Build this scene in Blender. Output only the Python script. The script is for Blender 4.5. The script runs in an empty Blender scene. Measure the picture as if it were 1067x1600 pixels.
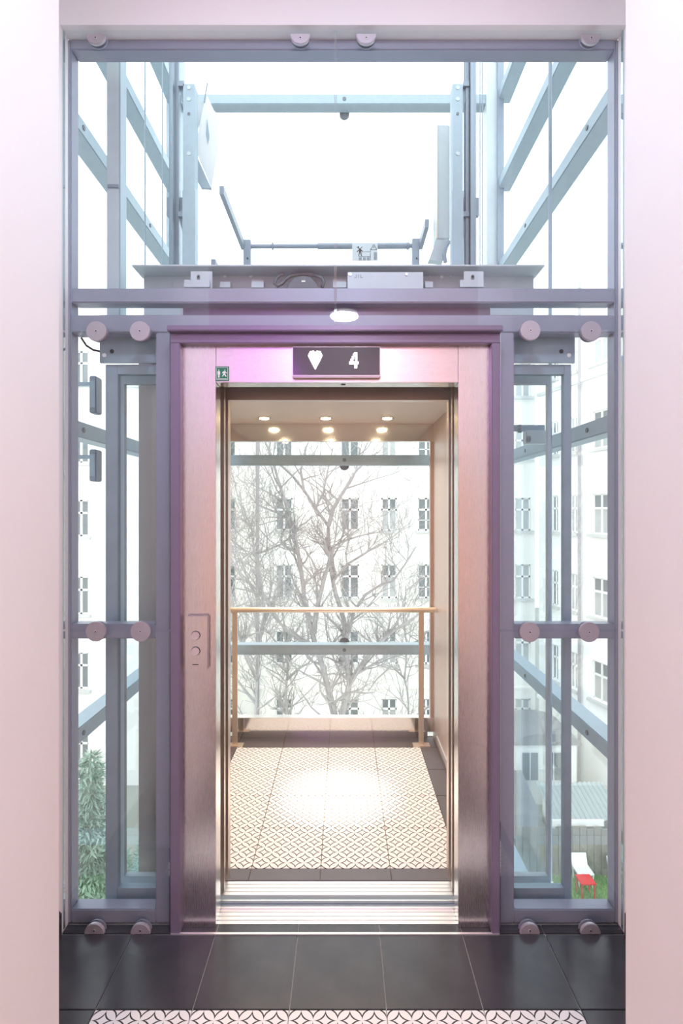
import bpy, bmesh, math, random
from mathutils import Vector, Matrix
random.seed(7)
scene = bpy.context.scene
C = scene.collection

# ------------------------------------------------------------------ camera
F, U0, V0, EYE = 850.0, 538.0, 797.0, 1.55      # focal length in px of a 1067x1600 frame, principal point, eye height
cam_d = bpy.data.cameras.new('camera')
cam_d.sensor_fit = 'VERTICAL'; cam_d.sensor_height = 36.0
cam_d.lens = F / 1600.0 * 36.0
cam_d.shift_x = -(U0 - 533.5) / 1600.0
cam_d.shift_y = -(800.0 - V0) / 1600.0
cam_d.clip_start = 0.05; cam_d.clip_end = 300
cam = bpy.data.objects.new('camera', cam_d); C.objects.link(cam)
cam.location = (0, 0, EYE); cam.rotation_euler = (math.radians(90), 0, 0)
scene.camera = cam

# ------------------------------------------------------------------ world, exposure
world = bpy.data.worlds.new('overcast_sky'); scene.world = world
world.use_nodes = True
bg = world.node_tree.nodes['Background']
bg.inputs[0].default_value = (0.90, 0.96, 1.0, 1); bg.inputs[1].default_value = 2.55
scene.view_settings.view_transform = 'Standard'; scene.view_settings.look = 'None'
scene.view_settings.exposure = 0.0; scene.view_settings.gamma = 1.0
scene.view_settings.use_curve_mapping = False
scene.cycles.transparent_max_bounces = 32
scene.cycles.max_bounces = 10
scene.cycles.sample_clamp_indirect = 6.0

def light(name, kind, loc, energy, color, size=0.2, size_y=None, rot=(0, 0, 0), spot=None, blend=0.5, parent=None):
    d = bpy.data.lights.new(name, kind); d.energy = energy; d.color = color
    if kind == 'AREA':
        d.size = size
        if not size_y: d.shape = 'DISK'
        if size_y: d.shape = 'RECTANGLE'; d.size_y = size_y
    else:
        d.shadow_soft_size = size
    if spot: d.spot_size = math.radians(spot); d.spot_blend = blend
    o = bpy.data.objects.new(name, d); C.objects.link(o)
    o.location = loc; o.rotation_euler = rot
    if parent is not None:
        o.parent = parent; o.location = Vector(loc) - WO[parent.name]
    return o

# ------------------------------------------------------------------ materials
MATS = {}
def nt(name):
    m = bpy.data.materials.new(name); m.use_nodes = True
    MATS[name] = m
    return m, m.node_tree.nodes, m.node_tree.links
def simple(name, col, rough=0.5, metal=0.0, var=0.06, scale=8.0, bump=0.0, stretch=None, rvar=0.0, emit=None, spec=0.5):
    m, N, L = nt(name)
    b = N['Principled BSDF']
    b.inputs['Roughness'].default_value = rough; b.inputs['Metallic'].default_value = metal
    b.inputs['Specular IOR Level'].default_value = spec
    tc = N.new('ShaderNodeTexCoord'); mp = N.new('ShaderNodeMapping')
    L.new(tc.outputs['Object'], mp.inputs['Vector'])
    if stretch: mp.inputs['Scale'].default_value = stretch
    no = N.new('ShaderNodeTexNoise'); no.inputs['Scale'].default_value = scale; no.inputs['Detail'].default_value = 5
    L.new(mp.outputs['Vector'], no.inputs['Vector'])
    mx = N.new('ShaderNodeMix'); mx.data_type = 'RGBA'
    mx.inputs['A'].default_value = (*[max(0, c * (1 - var)) for c in col], 1)
    mx.inputs['B'].default_value = (*[min(1, c * (1 + var)) for c in col], 1)
    L.new(no.outputs['Fac'], mx.inputs['Factor'])
    L.new(mx.outputs['Result'], b.inputs['Base Color'])
    if rvar:
        mr = N.new('ShaderNodeMapRange'); mr.inputs['To Min'].default_value = rough - rvar; mr.inputs['To Max'].default_value = rough + rvar
        L.new(no.outputs['Fac'], mr.inputs['Value']); L.new(mr.outputs['Result'], b.inputs['Roughness'])
    if bump:
        bp = N.new('ShaderNodeBump'); bp.inputs['Strength'].default_value = bump; bp.inputs['Distance'].default_value = 0.01
        L.new(no.outputs['Fac'], bp.inputs['Height']); L.new(bp.outputs['Normal'], b.inputs['Normal'])
    if emit:
        b.inputs['Emission Color'].default_value = (*emit[0], 1); b.inputs['Emission Strength'].default_value = emit[1]
    return m

simple('plaster', (0.86, 0.84, 0.85), 0.75, var=0.02, scale=3, bump=0.03)
simple('peach_reflector', (0.78, 0.57, 0.42), 0.75, var=0.02, scale=3)  # for the added panel mirrored in the steel jambs
simple('frame_paint', (0.33, 0.35, 0.44), 0.38, metal=0.25, var=0.03, scale=20)
simple('architrave_paint', (0.24, 0.20, 0.29), 0.32, metal=0.35, var=0.03, scale=20)
simple('brushed_steel', (0.74, 0.71, 0.70), 0.27, metal=1.0, var=0.04, scale=30, stretch=(60, 60, 0.6), rvar=0.04)
simple('brushed_steel_wide', (0.74, 0.71, 0.70), 0.27, metal=1.0, var=0.04, scale=30, stretch=(0.6, 60, 60), rvar=0.04)
simple('polished_steel', (0.80, 0.78, 0.76), 0.12, metal=1.0, var=0.02, scale=12)
simple('car_steel', (0.66, 0.56, 0.50), 0.36, metal=1.0, var=0.03, scale=14)
simple('car_panel', (0.60, 0.50, 0.46), 0.42, metal=0.55, var=0.03, scale=10)
simple('aluminium', (0.86, 0.85, 0.84), 0.38, metal=0.9, var=0.05, scale=10, stretch=(0.5, 40, 40))
simple('clamp_steel', (0.54, 0.51, 0.56), 0.42, metal=0.6, var=0.02, scale=30)
simple('screw_steel', (0.75, 0.73, 0.76), 0.3, metal=0.9)
simple('galvanised', (0.36, 0.455, 0.52), 0.48, metal=0.35, var=0.12, scale=25, rvar=0.08)
simple('galvanised_dark', (0.27, 0.33, 0.39), 0.45, metal=0.35, var=0.12, scale=25, rvar=0.08)
simple('galvanised_pale', (0.54, 0.61, 0.64), 0.5, metal=0.2, var=0.08, scale=20)
simple('rail_steel', (0.30, 0.36, 0.42), 0.38, metal=0.6, var=0.15, scale=20, stretch=(20, 20, .5))
simple('white_sheet', (0.82, 0.85, 0.86), 0.45, var=0.03, scale=6)
simple('dark_machine', (0.16, 0.18, 0.20), 0.5, var=0.1)
simple('rubber', (0.03, 0.03, 0.035), 0.6)
simple('grout', (0.42, 0.40, 0.39), 0.9, var=0.1, scale=40)
simple('grout_brown', (0.17, 0.14, 0.10), 0.9, var=0.1, scale=40)
simple('dark_tile', (0.05, 0.048, 0.055), 0.24, var=0.35, scale=9, rvar=0.07, bump=0.02)
simple('car_dark_tile', (0.13, 0.12, 0.13), 0.4, var=0.2, scale=9, rvar=0.08)
simple('warm_panel', (0.80, 0.74, 0.68), 0.4, var=0.02, scale=4)
simple('handrail_brass', (0.80, 0.70, 0.58), 0.28, metal=0.85, var=0.03)
simple('display_black', (0.10, 0.085, 0.10), 0.12, var=0.02)
simple('display_rim', (0.55, 0.53, 0.56), 0.3, metal=0.8)
simple('led', (1, 0.95, 0.9), 0.5, emit=((1.0, 0.92, 0.86), 9.0))
simple('lamp_glow', (1, 0.9, 0.75), 0.5, emit=((1.0, 0.80, 0.50), 40.0))
simple('sign_green', (0.02, 0.20, 0.11), 0.5)
simple('sign_white', (0.85, 0.88, 0.86), 0.5, var=0.01)
simple('ink', (0.03, 0.03, 0.04), 0.6)
simple('ink_grey', (0.25, 0.30, 0.33), 0.6)
simple('pearl_button', (0.70, 0.62, 0.64), 0.3, metal=0.5)
simple('facade_cream', (0.92, 0.89, 0.83), 0.9, var=0.03, scale=0.6)
simple('facade_white', (0.92, 0.92, 0.89), 0.9, var=0.03, scale=0.6)
simple('facade_trim', (0.60, 0.60, 0.58), 0.8, var=0.05)
simple('window_white', (0.86, 0.86, 0.84), 0.5, var=0.02)
simple('far_pane', (0.16, 0.19, 0.20), 0.08, var=0.3, scale=0.8)
simple('far_pane_pale', (0.45, 0.47, 0.46), 0.15, var=0.3, scale=1.5)
simple('downpipe_zinc', (0.36, 0.33, 0.35), 0.5, metal=0.3)
simple('bark', (0.36, 0.34, 0.33), 0.95, var=0.25, scale=6)
simple('needles', (0.27, 0.38, 0.30), 0.8, var=0.35, scale=3)
simple('ground_soil', (0.33, 0.33, 0.28), 0.95, var=0.25, scale=0.5)
simple('lawn_green', (0.26, 0.42, 0.16), 0.95, var=0.3, scale=1.2)
simple('old_wood', (0.24, 0.22, 0.19), 0.85, var=0.3, scale=3, stretch=(6, 6, .6))
simple('roof_felt', (0.24, 0.24, 0.25), 0.9, var=0.15, scale=2)
simple('corrugated', (0.36, 0.42, 0.44), 0.5, metal=0.2, var=0.12, scale=3)
simple('red_paint', (0.70, 0.03, 0.04), 0.45)
simple('orange_cloth', (0.75, 0.25, 0.12), 0.8)
simple('white_plastic', (0.85, 0.86, 0.86), 0.45)
simple('lamp_white', (1, 1, 1), 0.5, emit=((0.90, 0.94, 1.0), 4.0))
simple('fill_pink', (1, 0.6, 0.6), 0.5, emit=((1.0, 0.45, 0.42), 1.0))  # glow of the added pink and rose fill lamps
simple('fill_magenta', (0.9, 0.2, 1), 0.5, emit=((0.75, 0.12, 1.0), 2.0))  # glow of the added magenta fill lamp

def glass(name, tint, base=0.035, gain=0.85):
    m, N, L = nt(name)
    for n in list(N):
        if n.type == 'BSDF_PRINCIPLED': N.remove(n)
    out = [n for n in N if n.type == 'OUTPUT_MATERIAL'][0]
    t = N.new('ShaderNodeBsdfTransparent'); t.inputs[0].default_value = (*tint, 1)
    g = N.new('ShaderNodeBsdfGlossy'); g.inputs['Roughness'].default_value = 0.015; g.inputs[0].default_value = (1, 1, 1, 1)
    lw = N.new('ShaderNodeLayerWeight'); lw.inputs[0].default_value = 0.5
    p = N.new('ShaderNodeMath'); p.operation = 'POWER'; p.inputs[1].default_value = 5
    a = N.new('ShaderNodeMath'); a.operation = 'MULTIPLY_ADD'; a.inputs[1].default_value = gain; a.inputs[2].default_value = base
    L.new(lw.outputs['Facing'], p.inputs[0]); L.new(p.outputs[0], a.inputs[0])
    mx = N.new('ShaderNodeMixShader')
    L.new(a.outputs[0], mx.inputs[0]); L.new(t.outputs[0], mx.inputs[1]); L.new(g.outputs[0], mx.inputs[2])
    L.new(mx.outputs[0], out.inputs[0])
    return m
glass('clear_glass', (0.985, 0.995, 0.995))
glass('shaft_glass', (0.985, 0.995, 0.995), 0.03)
glass('glass_edge', (0.70, 0.84, 0.86), 0.35)
glass('blue_glass', (0.95, 0.975, 0.99), 0.04)

def pattern_mat(name, white, dark):
    """four by four overlapping-circle stars on a 0.3 m tile, read from the tile's own corner"""
    m, N, L = nt(name)
    b = N['Principled BSDF']; b.inputs['Roughness'].default_value = 0.5; b.inputs['Specular IOR Level'].default_value = 0.3
    tc = N.new('ShaderNodeTexCoord'); sp = N.new('ShaderNodeSeparateXYZ'); L.new(tc.outputs['Object'], sp.inputs[0])
    def M(op, a, bb=None, c=None):
        n = N.new('ShaderNodeMath'); n.operation = op
        for i, v in enumerate((a, bb, c)):
            if v is None: continue
            if isinstance(v, (int, float)): n.inputs[i].default_value = v
            else: L.new(v, n.inputs[i])
        return n.outputs[0]
    fx = M('ABSOLUTE', M('SUBTRACT', M('FRACT', M('MULTIPLY_ADD', sp.outputs[0], 1 / 0.075, 0.5)), 0.5))
    fy = M('ABSOLUTE', M('SUBTRACT', M('FRACT', M('MULTIPLY_ADD', sp.outputs[1], 1 / 0.075, 0.5)), 0.5))
    far = M('GREATER_THAN', M('ADD', fx, fy), 0.5)
    gx = M('ADD', M('MULTIPLY', far, M('SUBTRACT', 0.5, fx)), M('MULTIPLY', M('SUBTRACT', 1.0, far), fx))
    gy = M('ADD', M('MULTIPLY', far, M('SUBTRACT', 0.5, fy)), M('MULTIPLY', M('SUBTRACT', 1.0, far), fy))
    def dist(c):
        dx = M('SUBTRACT', gx, c); dy = M('SUBTRACT', gy, c)
        return M('SQRT', M('ADD', M('MULTIPLY', dx, dx), M('MULTIPLY', dy, dy)))
    c = 0.39; R = math.sqrt((c - .5) ** 2 + c * c)
    cres = M('MULTIPLY', M('GREATER_THAN', dist(0.5), 0.5), M('LESS_THAN', dist(c), R))
    mx = N.new('ShaderNodeMix'); mx.data_type = 'RGBA'
    mx.inputs['A'].default_value = (*white, 1); mx.inputs['B'].default_value = (*dark, 1)
    L.new(cres, mx.inputs['Factor']); L.new(mx.outputs['Result'], b.inputs['Base Color'])
    return m
pattern_mat('pattern_tile', (0.87, 0.85, 0.84), (0.035, 0.033, 0.033))

# ------------------------------------------------------------------ mesh helpers
WO = {}                      # world origin of every object built here (none is rotated under a parent)
def X(u, y): return (u - U0) / F * y
def H(v, y): return EYE - (v - V0) / F * y
def P(u, v, y): return Vector((X(u, y), y, H(v, y)))

class MB:
    def __init__(s): s.v = []; s.f = []
    def box(s, x0, x1, y0, y1, z0, z1):
        b = len(s.v)
        s.v += [Vector(p) for p in ((x0, y0, z0), (x1, y0, z0), (x1, y1, z0), (x0, y1, z0), (x0, y0, z1), (x1, y0, z1), (x1, y1, z1), (x0, y1, z1))]
        s.f += [tuple(b + i for i in q) for q in ((0, 3, 2, 1), (4, 5, 6, 7), (0, 1, 5, 4), (1, 2, 6, 5), (2, 3, 7, 6), (3, 0, 4, 7))]
        return s
    def tube(s, pts, rad, n=8, caps=True):
        pts = [Vector(p) for p in pts]
        if isinstance(rad, (int, float)): rad = [rad] * len(pts)
        rings = []
        ref = None
        for i, p in enumerate(pts):
            t = (pts[min(i + 1, len(pts) - 1)] - pts[max(i - 1, 0)]).normalized()
            if ref is None:
                ref = Vector((0, 0, 1)) if abs(t.z) < .9 else Vector((1, 0, 0))
            a = t.cross(ref)
            if a.length < 1e-5: a = t.cross(Vector((0, 1, 0)))
            a.normalize(); bb = t.cross(a).normalized(); ref = -bb if False else a.cross(t)
            b = len(s.v)
            for k in range(n):
                an = 2 * math.pi * k / n
                s.v.append(p + (a * math.cos(an) + bb * math.sin(an)) * rad[i])
            rings.append(b)
        for r0, r1 in zip(rings, rings[1:]):
            for k in range(n):
                s.f.append((r0 + k, r0 + (k + 1) % n, r1 + (k + 1) % n, r1 + k))
        if caps:
            s.f.append(tuple(rings[0] + k for k in reversed(range(n)))); s.f.append(tuple(rings[-1] + k for k in range(n)))
        return s
    def prism(s, poly, vec):
        """poly: coplanar world points, extruded by vec"""
        vec = Vector(vec); b = len(s.v); n = len(poly)
        s.v += [Vector(p) for p in poly] + [Vector(p) + vec for p in poly]
        s.f.append(tuple(b + i for i in range(n))); s.f.append(tuple(b + n + i for i in reversed(range(n))))
        for i in range(n):
            j = (i + 1) % n
            s.f.append((b + i, b + n + i, b + n + j, b + j))
        return s
    def quad(s, a, b_, c, d):
        b = len(s.v); s.v += [Vector(a), Vector(b_), Vector(c), Vector(d)]; s.f.append((b, b + 1, b + 2, b + 3)); return s
    def build(s, name, mat, parent=None, origin=None, bevel=0.0, smooth=False):
        xs = [p.x for p in s.v]; ys = [p.y for p in s.v]; zs = [p.z for p in s.v]
        if origin is None: origin = ((min(xs) + max(xs)) / 2, (min(ys) + max(ys)) / 2, min(zs))
        o3 = Vector(origin)
        me = bpy.data.meshes.new(name)
        me.from_pydata([tuple(p - o3) for p in s.v], [], s.f)
        bm = bmesh.new(); bm.from_mesh(me); bmesh.ops.recalc_face_normals(bm, faces=bm.faces[:])
        if bevel: bmesh.ops.bevel(bm, geom=bm.edges[:], offset=bevel, segments=2, affect='EDGES', clamp_overlap=True)
        bm.to_mesh(me); bm.free()
        if smooth:
            for p in me.polygons: p.use_smooth = True
        me.materials.append(MATS[mat])
        return place(name, me, o3, parent)
def place(name, me, o3, parent=None):
    o = bpy.data.objects.new(name, me); C.objects.link(o)
    WO[o.name] = Vector(o3)
    if parent is not None: o.parent = parent; o.location = Vector(o3) - WO[parent.name]
    else: o.location = o3
    return o
def box(name, x0, x1, y0, y1, z0, z1, mat, parent=None, bevel=0.0, origin=None):
    return MB().box(x0, x1, y0, y1, z0, z1).build(name, mat, parent, origin, bevel)
def tag(o, label=None, cat=None, group=None, kind=None):
    if label: o['label'] = label
    if cat: o['category'] = cat
    if group: o['group'] = group
    if kind: o['kind'] = kind
    return o
def thing(name, loc, label, cat, group=None):
    o = bpy.data.objects.new(name, None); C.objects.link(o); o.location = loc; o.empty_display_size = .1
    WO[o.name] = Vector(loc)
    return tag(o, label, cat, group)
def struct(o): o['kind'] = 'structure'; return o
def disc_y(mb, cx, cz, r, y0, y1, n=28, a0=0.0, a1=2 * math.pi):
    full = abs(a1 - a0 - 2 * math.pi) < 1e-6
    k = n if full else n + 1
    poly = [(cx + r * math.cos(a0 + (a1 - a0) * i / n), y0, cz + r * math.sin(a0 + (a1 - a0) * i / n)) for i in range(k)]
    return mb.prism(poly, (0, y1 - y0, 0))

# ================================================================== THE SETTING: landing
LX, RX = -1.035, 1.026                     # niche side walls
CEIL = 3.75
floor = struct(MB().box(-2.4, 2.4, -2.8, 2.036, -0.15, -0.006).box(-1.25, -.60, 2.036, 2.105, -.15, -.006).box(.536, 1.25, 2.036, 2.105, -.15, -.006).build('floor', 'grout'))
JX = (-0.7725, -0.4715, -0.1705, 0.1305, 0.4315, 0.7335)
TG = 0.0016
def tile_mesh(w, d, name, mat):
    return MB().box(TG, w - TG, TG, d - TG, -0.012, 0).build(name, mat, floor, origin=(0, 0, 0), bevel=0.0012)
_tm = {}
def lay(name, x0, x1, y0, y1, mat, parent, z=0.0):
    key = (round(x1 - x0, 3), round(y1 - y0, 3), mat)
    if key not in _tm:
        w, d = x1 - x0, y1 - y0
        mb = MB().box(TG, w - TG, TG, d - TG, -0.012, 0)
        o = mb.build(name, mat, None, origin=(0, 0, 0), bevel=0.0012)
        _tm[key] = o.data
        bpy.data.objects.remove(o)
    return place(name, _tm[key], (x0, y0, z), parent)
XE = [-2.275] + [JX[0] - .301 * k for k in (4, 3, 2, 1)] + list(JX) + [JX[-1] + .301 * k for k in (1, 2, 3, 4)]
XE = sorted(set(round(x, 4) for x in XE))[1:]
ys = [1.987 - .299 * k for k in range(0, 12)]
for r in range(11):
    y1, y0 = ys[r], ys[r + 1]
    for a, b in zip(XE, XE[1:]):
        if y0 > 1.45 and (b < LX or a > RX): continue
        if y0 > 1.45: a2, b2 = max(a, LX), min(b, RX)
        else: a2, b2 = a, b
        if b2 - a2 < .02: continue
        pat = r >= 1 and a >= JX[0] - .01 and b <= JX[-1] + .01 and r <= 1
        lay('patterned_tile' if pat else 'dark_tile', a2, b2, y0, y1, 'pattern_tile' if pat else 'dark_tile', floor)
for a, b in zip(XE, XE[1:]):
    a2, b2 = max(a, LX), min(b, RX)
    if b2 - a2 > .02: lay('dark_tile', a2, b2, 1.992, 2.0365, 'dark_tile', floor)
struct(box('trim_1', -.634, .566, 1.9835, 1.9925, -0.004, 0.004, 'aluminium')); 
bpy.data.objects['trim_1']['label'] = 'thin metal strip let into the floor in front of the lift door'

# thick wall with the deep opening the camera looks through
wl = struct(box('wall_left', -2.4, -0.787, 0.85, 1.5, 0, CEIL, 'plaster'))
wr = struct(box('wall_right', 0.7755, 2.4, 0.85, 1.5, 0, CEIL, 'plaster'))
struct(box('wall_niche_left', -1.25, LX, 1.5, 2.039, 0, CEIL, 'plaster'))
struct(box('wall_niche_right', RX, 1.25, 1.5, 2.039, 0, CEIL, 'plaster'))
struct(box('wall_back', LX, RX, 1.98, 2.09, 3.316, CEIL, 'plaster'))
struct(box('wall_side_left', -2.5, -2.4, -2.8, 1.5, 0, CEIL, 'plaster'))
struct(box('wall_side_right', 2.4, 2.5, -2.8, 1.5, 0, CEIL, 'plaster'))
struct(box('wall_front', -2.5, 2.5, -2.9, -2.8, 0, CEIL, 'plaster'))
struct(box('trim_2', -2.4, 2.4, -2.8, -2.79, 0, 2.3, 'peach_reflector'))['label'] = 'added peach panel behind the viewer for a tan reflection in the jambs'  # unseen, put in so the door jambs mirror a warm tone
struct(box('ceiling', -2.5, 2.5, -2.9, 2.09, CEIL, CEIL + .15, 'plaster'))
def skirting(name, xa, xb):
    poly = [(xa, 1.5, 0), (xb, 1.5, 0), (xb, 1.5, .09), (xa, 1.5, .10)]
    struct(MB().prism(poly, (0, .47, 0)).build(name, 'dark_tile'))
skirting('baseboard_left', LX, LX + .012); skirting('baseboard_right', RX, RX - .012)

# unseen lamps behind and above the camera, most added to tint the landing
def unseen_ceiling_lamp(x, y, energy, col, mat, label):
    t = thing('unseen_ceiling_lamp', (x, y, CEIL - .07), label, 'lamp', None)
    mb = MB(); n = 28
    poly = [(x + .17 * math.cos(2 * math.pi * i / n), y + .17 * math.sin(2 * math.pi * i / n), CEIL - .05) for i in range(n)]
    mb.prism(poly, (0, 0, .05)).build('housing', 'frame_paint', t)
    mb = MB(); poly = [(x + .15 * math.cos(2 * math.pi * i / n), y + .15 * math.sin(2 * math.pi * i / n), CEIL - .07) for i in range(n)]
    mb.prism(poly, (0, 0, .02)).build('diffuser', mat, t)
    light('unseen_ceiling_light', 'AREA', (x, y, CEIL - .08), energy, col, .3, parent=t)
unseen_ceiling_lamp(0.0, 0.55, 33, (0.68, 0.82, 1.0), 'lamp_white', 'added round white fill lamp over the deep wall opening')  # unseen, added to brighten and cool the upper walls
unseen_ceiling_lamp(0.0, -1.95, 34, (0.92, 0.92, 1.0), 'lamp_white', 'round white ceiling lamp at the back of the landing')
def fill_lamp(x, z, w, h, energy, col, mat, label, side=0, y=-2.8):
    """added, unseen flat fill lamp on the wall behind the viewer (side 0) or on a side wall (side -1 left, 1 right)"""
    wx = side * 2.4 if side else x
    t = thing('fill_lamp', (wx, y, z), label, 'lamp', None)
    if side:
        a, b, c = wx, wx - side * .03, wx - side * .05
        box('back_plate', min(a, b), max(a, b), y - w / 2, y + w / 2, z - h / 2, z + h / 2, 'frame_paint', t)
        box('diffuser', min(b, c), max(b, c), y - w / 2 + .01, y + w / 2 - .01, z - h / 2 + .01, z + h / 2 - .01, mat, t, bevel=.006)
        light('fill_lamp_light', 'AREA', (wx - side * .055, y, z), energy, col, h, w, rot=(0, math.radians(90 * side), 0), parent=t)
    else:
        box('back_plate', x - w / 2, x + w / 2, y, y + .03, z - h / 2, z + h / 2, 'frame_paint', t)
        box('diffuser', x - w / 2 + .01, x + w / 2 - .01, y + .03, y + .05, z - h / 2 + .01, z + h / 2 - .01, mat, t, bevel=.006)
        light('fill_lamp_light', 'AREA', (x, y + .055, z), energy, col, w, h, rot=(math.radians(90), 0, math.radians(180)), parent=t)
fill_lamp(0, 0.45, .9, .5, 38, (1.0, 0.60, 0.51), 'fill_pink', 'added pink fill lamp low on the left wall, unseen behind the viewer', -1, -.9)  # added pair, warms the lower walls with pink light
fill_lamp(0, 0.45, .9, .5, 38, (1.0, 0.60, 0.51), 'fill_pink', 'added pink fill lamp low on the right wall, unseen behind the viewer', 1, -.9)
fill_lamp(-.82, 3.15,   .32, .35, 9.5, (0.66, 0.10, 1.0), 'fill_magenta', 'added magenta fill lamp high on the left, unseen behind the viewer')  # added for the magenta glow on the door header
fill_lamp(0.7, 3.05, .6, .35, 3.0, (1.0, 0.32, 0.66), 'fill_pink', 'added rose fill lamp high on the right, unseen behind the viewer')  # added for a rosy tint on the header's right end

# ================================================================== steel screen that carries the glass
scr = thing('screen_frame', (0, 2.07, 0), 'grey painted steel frame around the lift door behind the clamped glass', 'frame')
FY0, FY1 = 2.04, 2.10
def fbar(name, x0, x1, z0, z1, y0=FY0, y1=FY1): return box(name, x0, x1, y0, y1, z0, z1, 'frame_paint', scr, bevel=.004)
fbar('post', LX - .05, -1.0245, 0, 3.316); fbar('post', 1.0135, RX + .05, 0, 3.316)
fbar('post', -.708, -.638, .0, 2.215); fbar('post', .637, .568, .0, 2.215)
fbar('head_beam', -1.0245, 1.0135, 3.2756, 3.316)
fbar('transom', -1.0245, 1.0135, 2.3276, 2.383)
fbar('transom', -1.0245, 1.0135, 2.215, 2.282)
for xa, xb in ((-1.0245, -.708), (.637, 1.0135)):
    fbar('rail', xa, xb, 1.0676, 1.1226)
    fbar('bottom_rail', xa, xb, 0, .0524)
box('infill_plate', -.62, .56, 2.09, 2.10, 2.282, 2.3276, 'architrave_paint', scr)

# ================================================================== glass panels and their clamps
GY0, GY1 = 1.998, 2.010
def pane(x0, x1, z0, z1, label):
    o = box('glass_pane', x0, x1, GY0, GY1, z0, z1, 'clear_glass', scr); o['label'] = label
    for xa in (x0 - .0005, x1 - .002): box('polished_edge', xa, xa + .0025, GY0 - .0004, GY1 + .0004, z0, z1, 'glass_edge', o)
pane(-1.033, -.0345, 2.2115, 3.312, 'large clear glass pane above the door, left of the middle joint')
pane(-.031, 1.024, 2.2115, 3.312, 'large clear glass pane above the door, right of the middle joint')
pane(-1.033, -.642, 1.1115, 2.205, 'upper narrow glass pane left of the lift door')
pane(-1.033, -.642, .008, 1.1035, 'lower narrow glass pane left of the lift door, above the floor')
pane(.572, 1.024, 1.1115, 2.205, 'upper narrow glass pane right of the lift door')
pane(.572, 1.024, .008, 1.1035, 'lower narrow glass pane right of the lift door, above the floor')
CY0, CY1 = 1.986, 1.9975
def clamp(u, v, kind, label):
    cx, cz, r = X(u, CY0), H(v, CY0), .0365
    t = thing('glass_clamp', (cx, CY1, cz), label, 'clamp', 'round steel glass clamps')
    if kind == 'round': a0, a1 = 0, 2 * math.pi
    elif kind == 'top': a0, a1 = math.pi, 2 * math.pi; cz = 3.289
    else: a0, a1 = 0, math.pi; cz = .002
    mb = MB()
    disc_y(mb, cx, cz, r, CY0 + .002, CY1, 32, a0, a1)
    disc_y(mb, cx, cz, r - .0015, CY0, CY0 + .002, 32, a0, a1)
    mb.build('disc', 'clamp_steel', t)
    mb = MB(); disc_y(mb, cx, cz, r * .93, 2.0105, 2.015, 24, a0, a1); mb.build('rear_disc', 'frame_paint', t)
    sz = cz if kind == 'round' else (cz - .014 if kind == 'top' else cz + .012)
    mb = MB(); disc_y(mb, cx, sz, .0055, CY0 - .0012, CY0, 14); s = mb.build('screw', 'screw_steel', t)
    mb = MB(); disc_y(mb, cx, sz, .0028, CY0 - .0016, CY0 - .0012, 8); mb.build('socket', 'rubber', s)
tops = ['leftmost half-round clamp under the lintel', 'half-round clamp under the lintel just left of the middle joint',
        'half-round clamp under the lintel just right of the middle joint', 'rightmost half-round clamp under the lintel']
for u, l in zip((149, 469, 572, 924), tops): clamp(u, 62, 'top', 'steel ' + l)
for (u, v), l in zip(((150, 517), (218, 517), (829, 516), (924, 517), (149, 987), (219, 987), (828, 988), (921, 988)),
    ['beside the left wall, level with the door head', 'left of the door head, the one nearer the door', 'right of the door head, the one nearer the door',
     'beside the right wall, level with the door head', 'beside the left wall at button height', 'left of the call button plate, nearer the door',
     'right of the door at button height, nearer the door', 'beside the right wall at button height']):
    clamp(u, v, 'round', 'round steel disc clamp ' + l)
for u, l in zip((147, 219, 828, 923), ['on the floor beside the left wall', 'on the floor left of the door, nearer the door', 'on the floor right of the door, nearer the door', 'on the floor beside the right wall']):
    clamp(u, 1455, 'bottom', 'half-round steel clamp ' + l)

# ================================================================== landing door surround
ent = thing('lift_door_surround', (-.027, 2.03, 0), 'brushed steel lift doorway with a grey painted architrave on the landing', 'door frame')
DL, DR = -.478, .4235
AY0, AY1 = 1.986, 2.045
box('architrave_post', -.636, -.600, AY0, AY1, 0, 2.160, 'architrave_paint', ent, bevel=.003)
box('architrave_post', .538, .568, AY0, AY1, 0, 2.160, 'architrave_paint', ent, bevel=.003)
box('architrave_head', -.636, .568, AY0, AY1, 2.160, 2.196, 'architrave_paint', ent, bevel=.003)
box('head_cap', -.640, .572, AY0 - .028, 2.039, 2.196, 2.2165, 'architrave_paint', ent, bevel=.003)
jl = MB(); jl.box(-.600, DL, 2.02, 2.028, 0, 2.160); jl.box(DL - .008, DL, 2.028, 2.10, 0, 2.0245); jl.build('jamb_panel', 'brushed_steel', ent, bevel=.0015)
jr = MB(); jr.box(DR, .538, 2.02, 2.028, 0, 2.160); jr.box(DR, DR + .008, 2.028, 2.10, 0, 2.0245); jr.build('jamb_panel', 'brushed_steel', ent, bevel=.0015)
hp = MB(); hp.box(DL + .0015, DR - .0015, 2.02, 2.028, 2.0245, 2.160); hp.box(DL, DR, 2.028, 2.10, 2.0245, 2.032); hp.build('header_panel', 'brushed_steel_wide', ent, bevel=.0015)
tag(box('screw', -.012, .004, 2.05, 2.06, 2.0225, 2.0245, 'ink', ent), 'tiny dark slot in the header soffit')
ls = MB(); ls.box(DL, DR, 2.036, 2.118, -.04, -.004)
for k in range(4): ls.box(DL, DR, 2.037 + k * .021, 2.037 + k * .021 + .015, -.004, 0)
ls.build('landing_sill', 'aluminium', ent)
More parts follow.
